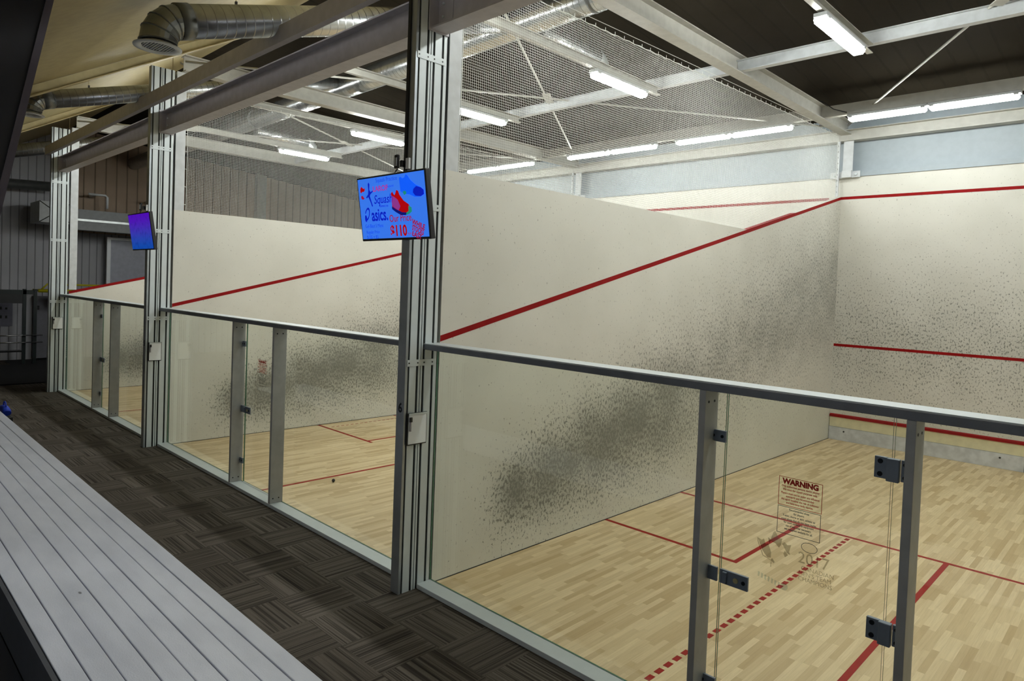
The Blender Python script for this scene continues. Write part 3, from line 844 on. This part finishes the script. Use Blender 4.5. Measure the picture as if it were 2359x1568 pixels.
def branch(x, y0, z0, y1, z1, r, label, rods=True, elbow=True):
    t = thing('branch_duct', (x, y0, z0), label, 'duct', 'branch ducts over the walkway')
    a = Vector((x, y0, z0)); b = Vector((x, y1, z1)); d = (b - a).normalized()
    round_duct('pipe', a, b, r, DUCT, t)
    round_duct('collar', a - d * .02, a + d * .10, r * 1.06, M('dull_galvanised', srgb(120, 122, 120), .4, .7), t)
    # four-piece elbow turning down
    if elbow:
        R = r * 1.6; n = 4; pts = []
        for i in range(n + 1):
            an = i / n; ang = an * (pi / 2 + math.atan2(d.z, d.y))
            base = math.atan2(-d.z, -d.y)
            pts.append(ang)
        cur = a.copy(); dirv = -d; rings = []
        turn = (pi / 2 + math.atan2(d.z, d.y)) * 0 + (pi / 2 - math.atan2(d.z, d.y))
        cen = a + Vector((0, -d.z * -1, -d.y)).normalized() * R if False else a + Vector((0, d.z, -d.y)) * R
        v0 = a - cen
        m = MB(); seg = 24
        for i in range(n + 1):
            ang = turn * i / n
            rot = Matrix.Rotation(ang, 3, 'X')
            c_ = cen + rot @ v0; tdir = rot @ dirv
            ax = Vector((1, 0, 0)); bx_ = tdir.cross(ax)
            rings.append([m.bm.verts.new(c_ + (ax * math.cos(2 * pi * j / seg) + bx_ * math.sin(2 * pi * j / seg)) * r) for j in range(seg)])
        for A, B in zip(rings, rings[1:]):
            for j in range(seg): m.bm.faces.new((A[j], A[(j + 1) % seg], B[(j + 1) % seg], B[j]))
        m.build('elbow', DUCTB if False else M('galvanised_elbow', srgb(150, 152, 150), .25, .85), t)
        for i in range(n + 1):
            rot = Matrix.Rotation(turn * i / n, 3, 'X'); c_ = cen + rot @ v0; tdir = rot @ dirv
            MB().bar(c_ - tdir * .006, c_ + tdir * .006, r * 1.03, seg=24).build('seam', M('dull_galvanised', srgb(120, 122, 120), .4, .7), t)
        end = cen + Matrix.Rotation(turn, 3, 'X') @ v0
        diffuser((end.x, end.y, end.z - .045), r, t)
    if rods:
        for yy in (y0 + .55, y0 + 1.7):
            if yy > y1: break
            zz = z0 + (z1 - z0) * (yy - y0) / (y1 - y0)
            h = thing('hanger', (x, yy, zz), None, None); h.parent = t; h.location = Vector((x, yy, zz)) - t.location
            MB().bar((x, yy, zz + r), (x, yy, zc_(yy) - .005), .006, seg=6).build('rod', RAFT, h)
            mm = MB(); mm.box(x - .012, x + .012, yy - .01, yy + .01, zz + r - .01, zz + r + .04); mm.build('clamp', BLACK, h)
    return t
branch(-2.5, -1.37, 5.167, 2.98, 6.53, .165, 'shiny spiral branch duct with elbow, nearest to the viewer')
branch(-7.1, -1.608, 5.108, 2.98, 6.50, .129, 'thin spiral branch duct between the two sloping rafters')
branch(-14.6, -1.41, 5.18, 2.98, 6.46, .15, 'farthest spiral branch duct near the ribbed end wall')
md = thing('main_duct', (-8, 3.2, 6.5), 'long shiny spiral main duct running above the roof beams of all courts', 'duct')
round_duct('pipe', (-19.9, 3.2, 6.25), (3.5, 3.2, 6.62), .205, DUCT, md)
for x in (-14.5, -11.0, -4.6, -1.0):
    round_duct('band', (x, 3.2, 6.25 + (x + 19.9) * .0158), (x + .06, 3.2, 6.25 + (x + 19.96) * .0158), .212, M('dull_galvanised', srgb(120, 122, 120), .4, .7), md)
for (x, z, lab) in ((-2.16, 6.45, 'short spiral duct with end diffuser over the middle court'), (-11.5, 6.22, 'short spiral duct with end diffuser over the farthest court')):
    t = thing('court_outlet_duct', (x, 4, z), lab, 'duct', 'outlet ducts over the courts')
    round_duct('pipe', (x, 3.42, z), (x, 4.75, z - .03), .13, DUCT, t)
    diffuser((x, 4.90, z - .27), .13, t)
    m = MB(); m.tube([(x, 4.75, z - .03), (x, 4.84, z - .05), (x, 4.89, z - .12), (x, 4.90, z - .23)], .13, seg=18); m.build('elbow', DUCTB, t)

# ------------------------------------------------------------ dark slanted bulkhead at the left
bk = thing('bulkhead', (-1, -3.6, 0), 'tall dark slanted panel with purple-grey edge at the far left', 'panel')
e = lambda z: -2.727 + (z - 4.528) * .182
MB().prism([(e(4.62), 4.62), (-6.5, 2.45), (-6.5, .302), (e(0.302), .302)], -1.10, -1.0, 'x').build('panel', BULK, bk)
MB().prism([(e(4.62) + .045, 4.63), (e(4.62), 4.62), (e(0.302), .302), (e(0.302) + .045, .302)], -1.11, -.985, 'x').build('edge_trim', BULKT, bk)

# ------------------------------------------------------------ bleacher
bl = thing('bleacher', (0, -2.4, 0), 'light grey painted wooden bleacher seat along the walkway', 'bleacher')
X0, X1 = -7.85, 8.5
ys = [-1.965]
yy = -1.965; i = 0
ws = [.113, .118, .124, .118, .124, .130, .126, .11]
for w in ws:
    y1_ = yy - w
    o = box1('board', X0, X1, y1_ + .003, yy - .003, .56, .60 - (.002 if i % 2 else 0), BOARD, bl, .004)
    yy = y1_; i += 1
box1('front_riser', X0 + .01, X1, -1.99, -1.968, .001, .558, M('dark_bleacher_riser', srgb(60, 62, 68), .7), bl)
box1('back_riser', X0 + .01, X1, yy - .03, yy - .006, .31, .60, M('dark_bleacher_riser', srgb(60, 62, 68), .7), bl)
box1('foot_board', X0 + .01, X1, -4.3, yy - .032, .25, .30, M('dark_foot_board', srgb(46, 48, 56), .55), bl)
bb = thing('blue_bag', (-8.1, -1.86, 0), 'small bright blue bag at the far end of the bleacher', 'bag')
m = MB(); m.tube([(-8.32, -1.84, .50), (-8.25, -1.84, .53), (-8.1, -1.84, .545), (-7.96, -1.84, .53), (-7.92, -1.84, .50)], .055, seg=12); m.build('body', M('bright_blue_cloth', srgb(20, 60, 190), .6), bb)
box1('base', -8.38, -7.87, -1.93, -1.77, .001, .45, BLACK, bb, .01)
m = MB(); m.tube([(-8.2, -1.84, .59), (-8.17, -1.84, .64), (-8.1, -1.84, .655), (-8.03, -1.84, .64), (-8.0, -1.84, .59)], .01, seg=6); m.build('handle', M('bright_blue_cloth', srgb(20, 60, 190), .6), bb)

# ------------------------------------------------------------ score boards hanging on the posts
def board(cx, y0, y1, z0, z1, label):
    t = thing('score_board', (cx + .01, (y0 + y1) / 2, z0), label, 'board', 'white boards on the wall end posts')
    box1('backing', cx + .007, cx + .016, y0 - .008, y1 + .002, z0 - .004, z1 + .004, BLACK, t)
    box1('sheet', cx + .0165, cx + .021, y0 + .006, y1 - .006, z0 + .006, z1 - .008, PAPER, t)
    box1('clip_rail', cx + .0165, cx + .026, y0 + .006, y1 - .006, z1 - .014, z1 + .002, ALU, t)
    box1('marker', cx + .022, cx + .034, y0 + .014, y0 + .026, z1 - .15, z1 - .035, M('marker_grey', srgb(150, 146, 150), .5), t)
    box1('marker_cap', cx + .022, cx + .036, y0 + .012, y0 + .034, z1 - .07, z1 - .03, BLACK, t)
board(0, -.312, -.112, 1.295, 1.565, 'white board with black marker on the nearest wall post')
board(P1, -.302, -.122, 1.345, 1.625, 'white board hanging on the middle wall post')
board(P2, -.275, -.085, 1.395, 1.655, 'white board hanging on the farthest wall post')

# ------------------------------------------------------------ screens
def emis(name, c, s): return M(name, c, emit=s * .70, spec=.1)
BLUE = emis('screen_blue', srgb(52, 112, 222), .80)
BLUE_D = emis('screen_dark_blue', srgb(8, 30, 180), .75)
BLUE_M = emis('screen_mid_blue', srgb(24, 74, 190), .8)
RED_S = emis('screen_red', srgb(150, 20, 60), .75)
RED_D = emis('screen_deep_red', srgb(165, 4, 10), .75)
PINK_S = emis('screen_pink', srgb(150, 60, 150), .8)
NAVY = emis('screen_navy', srgb(12, 20, 110), .7)
GRN = emis('screen_green', srgb(30, 130, 110), .8)
SKY = emis('screen_sky', srgb(16, 90, 245), .75)
WHT = emis('screen_pale', srgb(150, 160, 230), .9)
def tv(x, z, y, w, h, tilt, label, screen_mat):
    """x, z centre; faces -Y, top leaning forward"""
    t = thing('screen', (x, y, z), label, 'screen', 'screens on the wall posts')
    t.rotation_euler = (tilt, 0, 0)
    MB().box(-w / 2, w / 2, .0, .05, -h / 2, h / 2).build('bezel', BLACK, t, bevel=.006, world=False)
    d = MB().box(-w / 2 + .016, w / 2 - .016, -.002, .0005, -h / 2 + .02, h / 2 - .016).build('display', screen_mat, t, world=False)
    MB().box(-.16, .16, .05, .085, -.13, .13).build('back_box', BLACK, t, world=False, bevel=.01)
    return t, d
TVW, TVH = .99, .56
tx = -.118
t1, d1 = tv(tx, 3.322, -.455, TVW, TVH, .15, 'large blue screen showing shoe prices, on the nearest wall post', BLUE)
def scr(s, u, v, size, mat, sx=1.0, align='LEFT', bold=0.0, shear=0.0, rot=0.0, name='lettering', dep=.004):
    return text(name, s, size, mat, d1, (-TVW / 2 + u * TVW, -dep, TVH / 2 - v * TVH), rot=(pi / 2, -rot, 0), align=align, sx=sx, ext=.0004, bold=bold, shear=shear)
scr('Squash Practice', .30, .08, .050, BLUE_M, 1.0)
scr('LAROF', .245, .205, .062, PINK_S, 1.2, bold=.002)
scr('apparel', .46, .185, .028, BLUE_M, 1.2)
scr('Squash', .245, .37, .105, BLUE_D, .95, bold=.0005, shear=.25)
scr('Direct to', .33, .47, .03, BLUE_D, 1.1)
scr('asics.', .19, .605, .150, BLUE_D, .80, bold=.003)
scr('Our Price', .455, .675, .086, RED_S, .90, bold=.0005)
scr('$110', .455, .865, .125, RED_D, .92, bold=.004)
scr('PLUS TAX', .70, .91, .022, RED_S, 1.0)
scr('Gel-Blast 5 Mens', .075, .765, .045, BLUE_M, .90)
scr('Regular Price', .085, .86, .040, BLUE_M, .95)
scr('$135 + $5', .085, .94, .045, BLUE_M, .95)
for k, s in enumerate(('WHILE', 'STOCKS', 'LAST')):
    scr(s, .775 - .006 * k, .735 + .085 * k, .060, RED_S, .95 if k != 1 else .70, bold=.002, rot=-.34)
def sp(name, pts, mat, dep=.003):
    m = MB(); m.prism([(-TVW / 2 + a * TVW, TVH / 2 - b * TVH) for a, b in pts], -dep - .0006, -dep, 'y')
    return m.build(name, mat, d1, world=False)
# red shoe
sp('red_shoe', [(.51, .30), (.53, .27), (.545, .31), (.56, .33), (.575, .30), (.59, .255), (.615, .27), (.63, .33), (.68, .42), (.745, .48), (.77, .53), (.765, .58), (.72, .605), (.65, .60), (.57, .55), (.515, .50)], RED_D)
sp('red_shoe_side', [(.515, .33), (.55, .35), (.60, .40), (.63, .50), (.60, .56), (.53, .50), (.51, .42)], emis('screen_plum', srgb(130, 50, 130), .8), .0038)
sp('red_shoe_sole', [(.51, .49), (.57, .54), (.65, .59), (.72, .60), (.755, .585), (.755, .61), (.70, .635), (.63, .63), (.56, .58), (.51, .53)], NAVY, .0042)
sp('red_shoe_toe', [(.745, .50), (.785, .53), (.785, .59), (.75, .62), (.70, .635), (.71, .60), (.74, .58)], GRN, .0046)
# blue shoe
sp('blue_shoe', [(.645, .09), (.665, .07), (.69, .10), (.72, .09), (.74, .045), (.765, .07), (.80, .14), (.86, .21), (.93, .26), (.965, .30), (.965, .36), (.92, .39), (.84, .385), (.77, .34), (.70, .33), (.65, .28)], SKY)
sp('blue_shoe_toe', [(.83, .27), (.87, .235), (.93, .26), (.965, .30), (.965, .36), (.92, .385), (.85, .37), (.82, .32)], BLUE_D, .0038)
sp('blue_shoe_heel', [(.68, .29), (.72, .28), (.735, .32), (.70, .345)], GRN, .0042)
# logo spiral
def ring(name, cx_, cy_, rx, ry, th, rot, a0, a1, mat):
    m = MB(); n = 22
    for i in range(n):
        a, b = a0 + (a1 - a0) * i / n, a0 + (a1 - a0) * (i + 1) / n
        def P(t_, k):
            px, py = rx * k * math.cos(t_), ry * k * math.sin(t_)
            return (-TVW / 2 + cx_ * TVW + px * math.cos(rot) - py * math.sin(rot), TVH / 2 - cy_ * TVH + px * math.sin(rot) + py * math.cos(rot))
        m.prism([P(a, 1), P(b, 1), P(b, 1 - th), P(a, 1 - th)], -.0041, -.0035, 'y')
    return m.build(name, mat, d1, world=False)
ring('spiral_logo', .125, .575, .034, .062, .30, -.5, -.6 * pi, 1.05 * pi, BLUE_D)
ring('spiral_logo', .120, .60, .030, .058, .75, -.5, 1.05 * pi, 1.65 * pi, BLUE_D)
# red leaf pieces and player figure
sp('maple_leaf', [(.05, .17), (.07, .14), (.085, .16), (.10, .18), (.115, .165), (.12, .20), (.10, .225), (.075, .22), (.06, .245), (.045, .22)], RED_D)
sp('maple_leaf', [(.05, .29), (.075, .28), (.09, .31), (.105, .33), (.08, .345), (.055, .33)], RED_S)
sp('player_figure', [(.175, .11), (.19, .09), (.20, .12), (.19, .20), (.205, .24), (.24, .22), (.245, .235), (.20, .275), (.19, .30), (.215, .42), (.225, .46), (.21, .465), (.195, .40), (.165, .31), (.14, .33), (.13, .315), (.165, .27), (.175, .2)], BLUE_D)
# mount of the first screen
def mount(cx, t, zc, yb, label):
    k = thing('screen_mount', (cx - .05, -.37, zc), label, 'mount', 'screen mounts on the wall posts')
    box1('post_plate', cx - .085, cx - .025, -.362, -.347, zc - .12, zc + .12, BLACK, k)
    box1('lower_bar', cx - .04, cx + .035, -.366, -.347, zc - .272, zc - .20, M('dark_mount_metal', srgb(58, 58, 62), .5, .4), k)
    MB().box(cx - .07, cx - .04, yb, -.362, zc - .03, zc + .03).build('arm', BLACK, k)
    j = thing('power_box', (cx - .09, -.4, zc + .38), 'small black and grey plug box above the screen, ' + label.split('of ')[-1], 'plug box', 'plug boxes above the screens')
    MB().box(cx - .15, cx - .10, -.43, -.40, zc + .33, zc + .45).build('plug', BLACK, j, bevel=.01)
    MB().box(cx - .125, cx - .10, -.436, -.431, zc + .35, zc + .42).build('plug_face', ALU2, j)
    MB().box(cx - .10, cx - .075, -.40, -.347, zc + .345, zc + .40).build('arm', BLACK, j)
    box1('outlet', cx - .06, cx - .015, -.37, -.347, zc + .33, zc + .42, PAPER, j)
    m = MB(); m.tube([(cx - .115, -.41, zc + .33), (cx - .14, -.42, zc + .30), (cx - .10, -.42, zc + .27), (cx - .12, -.41, zc + .20)], .006, seg=6); m.build('cable', BLACK, j)
    return k
mount(0, t1, 3.322, -.366, 'black bracket of the large screen')
# second screen, seen from far to the side
g = G('screen_violet'); ox, oy, oz = g.obj()
cc = g.mix(g.ss(oz, -.25, .25), srgb(12, 82, 190), srgb(88, 8, 200))
nn = g.noise(g.xyz(ox, oz), 14.0, 3.0)
cc = g.mix(g.ss(nn, .52, .62, 0.0, .35), cc, srgb(20, 20, 130))
g.set(g.b, 'Emission Color', cc); g.b.inputs['Emission Strength'].default_value = .42
g.b.inputs['Base Color'].default_value = (.01, .01, .02, 1)
t2, d2 = tv(P1 + .025, 3.315, -.455, TVW, TVH, .15, 'violet and blue screen seen edge-on, on the middle wall post', g.m)
mount(P1, t2, 3.315, -.366, 'black bracket of the violet screen')
# dark cable trunk running up the nearest post
ct = thing('cable_trunk', (-.08, -.36, 3.8), 'dark cable trunk running up the nearest wall post above the screen', 'cable trunk')
box1('cover', -.108, -.07, -.356, -.3455, 3.62, 6.9, DARK, ct)
# light fitting above, small ring of cable by the near wall light
cb = MB(); 
pts = [(.20 + .05 * math.sin(i * .5), 8.2 + i * .08, 5.86 - .003 * i + .02 * math.cos(i)) for i in range(12)]
cb.tube([(-.02, 8.15, 6.15), (.15, 8.2, 6.13), (.30, 8.3, 6.0), (.42, 8.37, 5.96), (.50, 8.385, 5.93)], .008, seg=6)
tag(cb.build('light_cable', BLACK), 'black cable looping from the roof beam to the corner strip light', 'cable')

# ball on the middle court floor
bm_ = MB(); bmesh.ops.create_uvsphere(bm_.bm, u_segments=16, v_segments=10, radius=.022)
bmesh.ops.translate(bm_.bm, verts=bm_.bm.verts, vec=(-3.286, 0.946, .0235))
for f_ in bm_.bm.faces: f_.smooth = True
tag(bm_.build('squash_ball', BLACK), 'small black ball on the middle court floor beside its red half-court line', 'ball')

# ------------------------------------------------------------ far gym corner and the things hung on the end wall
XF = -19.98
def fbox(t, name, x0, x1, y0, y1, z0, z1, mat, bev=0.0): return box1(name, x0, x1, y0, y1, z0, z1, mat, t, bev)
# box ducts with cross-broken ends
def crossbox(x, y0, y1, z0, z1, dx, label):
    t = thing('box_duct', (x, (y0 + y1) / 2, z0), label, 'duct', 'rectangular ducts at the far end')
    box1('casing', x - dx, x, y0, y1, z0, z1, STEELW, t)
    m = MB(); c = Vector((x + .09, (y0 + y1) / 2, (z0 + z1) / 2)); k = [(x, y0, z0), (x, y1, z0), (x, y1, z1), (x, y0, z1)]
    vs = [m.bm.verts.new(v) for v in k] + [m.bm.verts.new(c)]
    for i in range(4): m.bm.faces.new((vs[i], vs[(i + 1) % 4], vs[4]))
    m.bm.faces.new(vs[:4][::-1])
    m.build('cross_broken_end', STEELW, t)
    m = MB()
    for a in k: m.bar(a, c, .012, seg=5)
    m.build('crease', DARK, t)
    return t
crossbox(-18.3, .40, 1.15, 4.03, 4.62, 1.2, 'white box duct with cross-creased end left of the farthest post')
crossbox(-17.9, 3.12, 3.50, 3.94, 4.48, .55, 'grey box duct with cross-creased end behind the farthest net')
t = thing('long_box_duct', (-18.6, 2.3, 3.9), 'long grey rectangular duct along the far end wall', 'duct')
fbox(t, 'casing', -18.9, -18.5, 1.2, 6.5, 3.9, 4.5, M('dull_duct_sheet', srgb(120, 122, 124), .5, .3))
fbox(t, 'flange', -18.5, -18.47, 1.2, 6.5, 4.16, 4.22, DUCTB)
t = thing('round_wall_duct', (-19, -1, 5.0), 'round grey duct running low along the far ribbed wall', 'duct')
round_duct('pipe', (-19.4, -7.0, 4.85), (-19.4, 1.0, 5.15), .14, M('dull_galvanised', srgb(120, 122, 120), .4, .7), t)
t = thing('roller_shutter', (-19.5, 4.3, 2.3), 'pale grey panel on the far end wall beyond the farthest court', 'panel')
fbox(t, 'sheet', -19.9, -19.7, 2.5, 6.5, .002, 3.75, M('pale_grey_sheet', srgb(168, 170, 182), .5))
fbox(t, 'top_rail', -19.7, -19.66, 2.5, 6.5, 3.72, 3.8, PAPER)
fbox(t, 'side_rail', -19.7, -19.6, 2.40, 2.5, .002, 3.8, PAPER)
for (a, b, l) in ((2.0, 2.35, 'left'), (3.6, 3.95, 'right')):
    t = thing('pipe_bracket', (-19.3, a, 5), '%s white bent pipe on the warm-lit end wall' % l, 'pipe', 'bent pipes on the brown end wall')
    m = MB(); m.tube([(-19.3, a - .2, 5.05), (-19.3, a + .25, 5.05), (-19.3, a + .30, 5.0), (-19.3, a + .30, 4.65 if l == 'left' else 4.3)], .035, seg=8); m.build('pipe', PAPER, t)
    box1('wall_clip', -19.99, -19.3, a - .03, a + .03, 5.02, 5.08, PAPER, t)
tag(MB().box(-19.95, -19.75, 7.2, 7.55, 3.9, 6.9).build('end_wall_column', M('dull_cream_steel', srgb(150, 148, 138), .6)), 'pale upright on the warm-lit far end wall', 'column')
# gym rack
t = thing('gym_rack', (-18.8, .45, 0), 'tall dark green gym rack with cross bars near the end wall', 'gym rack')
RK = M('dark_green_rack', srgb(10, 26, 26), .5)
for y in (.18, .43):
    fbox(t, 'upright', -18.84, -18.76, y - .04, y + .04, .001, 2.13, RK)
fbox(t, 'top_bar', -18.84, -18.76, -1.0, .40, 1.98, 2.10, RK)
fbox(t, 'header', -18.80, -18.77, -1.0, .14, 1.72, 1.98, BLACK)
for z in (.62, .82): 
    m = MB(); m.bar((-18.70, -.9, z), (-18.70, .60, z), .018, seg=8); m.build('barbell', M('chrome', srgb(170, 170, 172), .2, .9), t)
for y in (-.35,):
    fbox(t, 'weight_shelf', -18.9, -18.6, -.95, .1, .36, .40, BLACK)
t = thing('wall_chart', (-19.9, -.3, 1.2), 'pale exercise chart with rows of small figures on the end wall', 'chart')
fbox(t, 'sheet', -19.99, -19.97, -1.1, .1, 1.0, 1.95, M('dull_chart_paper', srgb(120, 120, 134), .7))
m = MB(); random.seed(3)
for r_ in range(3):
    for c_ in range(8):
        y = -.95 + c_ * .125; z = 1.75 - r_ * .26
        m.box(-19.97, -19.966, y, y + .05, z, z + .05 + .05 * random.random())
m.build('figures', DARK, t)
t = thing('yellow_bar_frame', (-19.0, 1.0, 2.1), 'yellow pull-up bar frame high beside the dark rack', 'pull-up frame')
YL = M('yellow_powder_coat', srgb(196, 186, 30), .5)
m = MB(); m.tube([(-19.2, .62, 2.08), (-19.2, .78, 2.27), (-19.2, 2.3, 2.27)], .028, seg=8); m.build('upper_bar', YL, t)
m = MB(); m.bar((-19.1, .55, 2.08), (-19.1, 2.3, 2.08), .05, seg=8); m.build('lower_bar', YL, t)
box1('wall_bracket', -19.99, -19.1, .58, .64, 2.05, 2.11, YL, t)
t = thing('pink_pad', (-19.3, 1.0, 1.75), 'square magenta pad hanging under the yellow frame', 'pad')
fbox(t, 'pad', -19.15, -19.05, .83, 1.25, 1.72, 2.028, M('magenta_cloth', srgb(150, 20, 84), .7), .01)
t = thing('rope_bundle', (-19.5, 1.3, .5), 'bundle of dark blue cables looped on the end wall', 'cables')
random.seed(5); NB = M('dark_blue_rubber', srgb(22, 34, 62), .6)
for k in range(7):
    m = MB(); r0 = .18 + .05 * k; 
    m.tube([(-19.97 + .02 * k, 1.35 + r0 * .55 * math.cos(a * .4), .55 + r0 * math.sin(a * .4)) for a in range(17)], .012, seg=6)
    m.build('cable', NB, t)
for k in range(3):
    m = MB(); m.bar((-19.985, 1.35 + .09 * k, .5), (-19.985, 1.35 + .09 * k, 2.0), .012, seg=6); m.build('cable', NB, t)
t = thing('wall_locker', (-19.8, 1.0, 0), 'tall pale cabinet door on the end wall behind the cables', 'cabinet')
fbox(t, 'body', -19.99, -19.75, .58, 1.02, .05, 1.9, M('grey_locker', srgb(112, 112, 120), .6))
fbox(t, 'handle', -19.75, -19.72, .66, .70, 1.5, 1.62, BLACK)
tag(MB().box(-18.6, -14.6, -2.6, 2.4, .001, .03).build('rubber_mat', BLACKR), 'wide black rubber mat on the gym floor', 'mat')
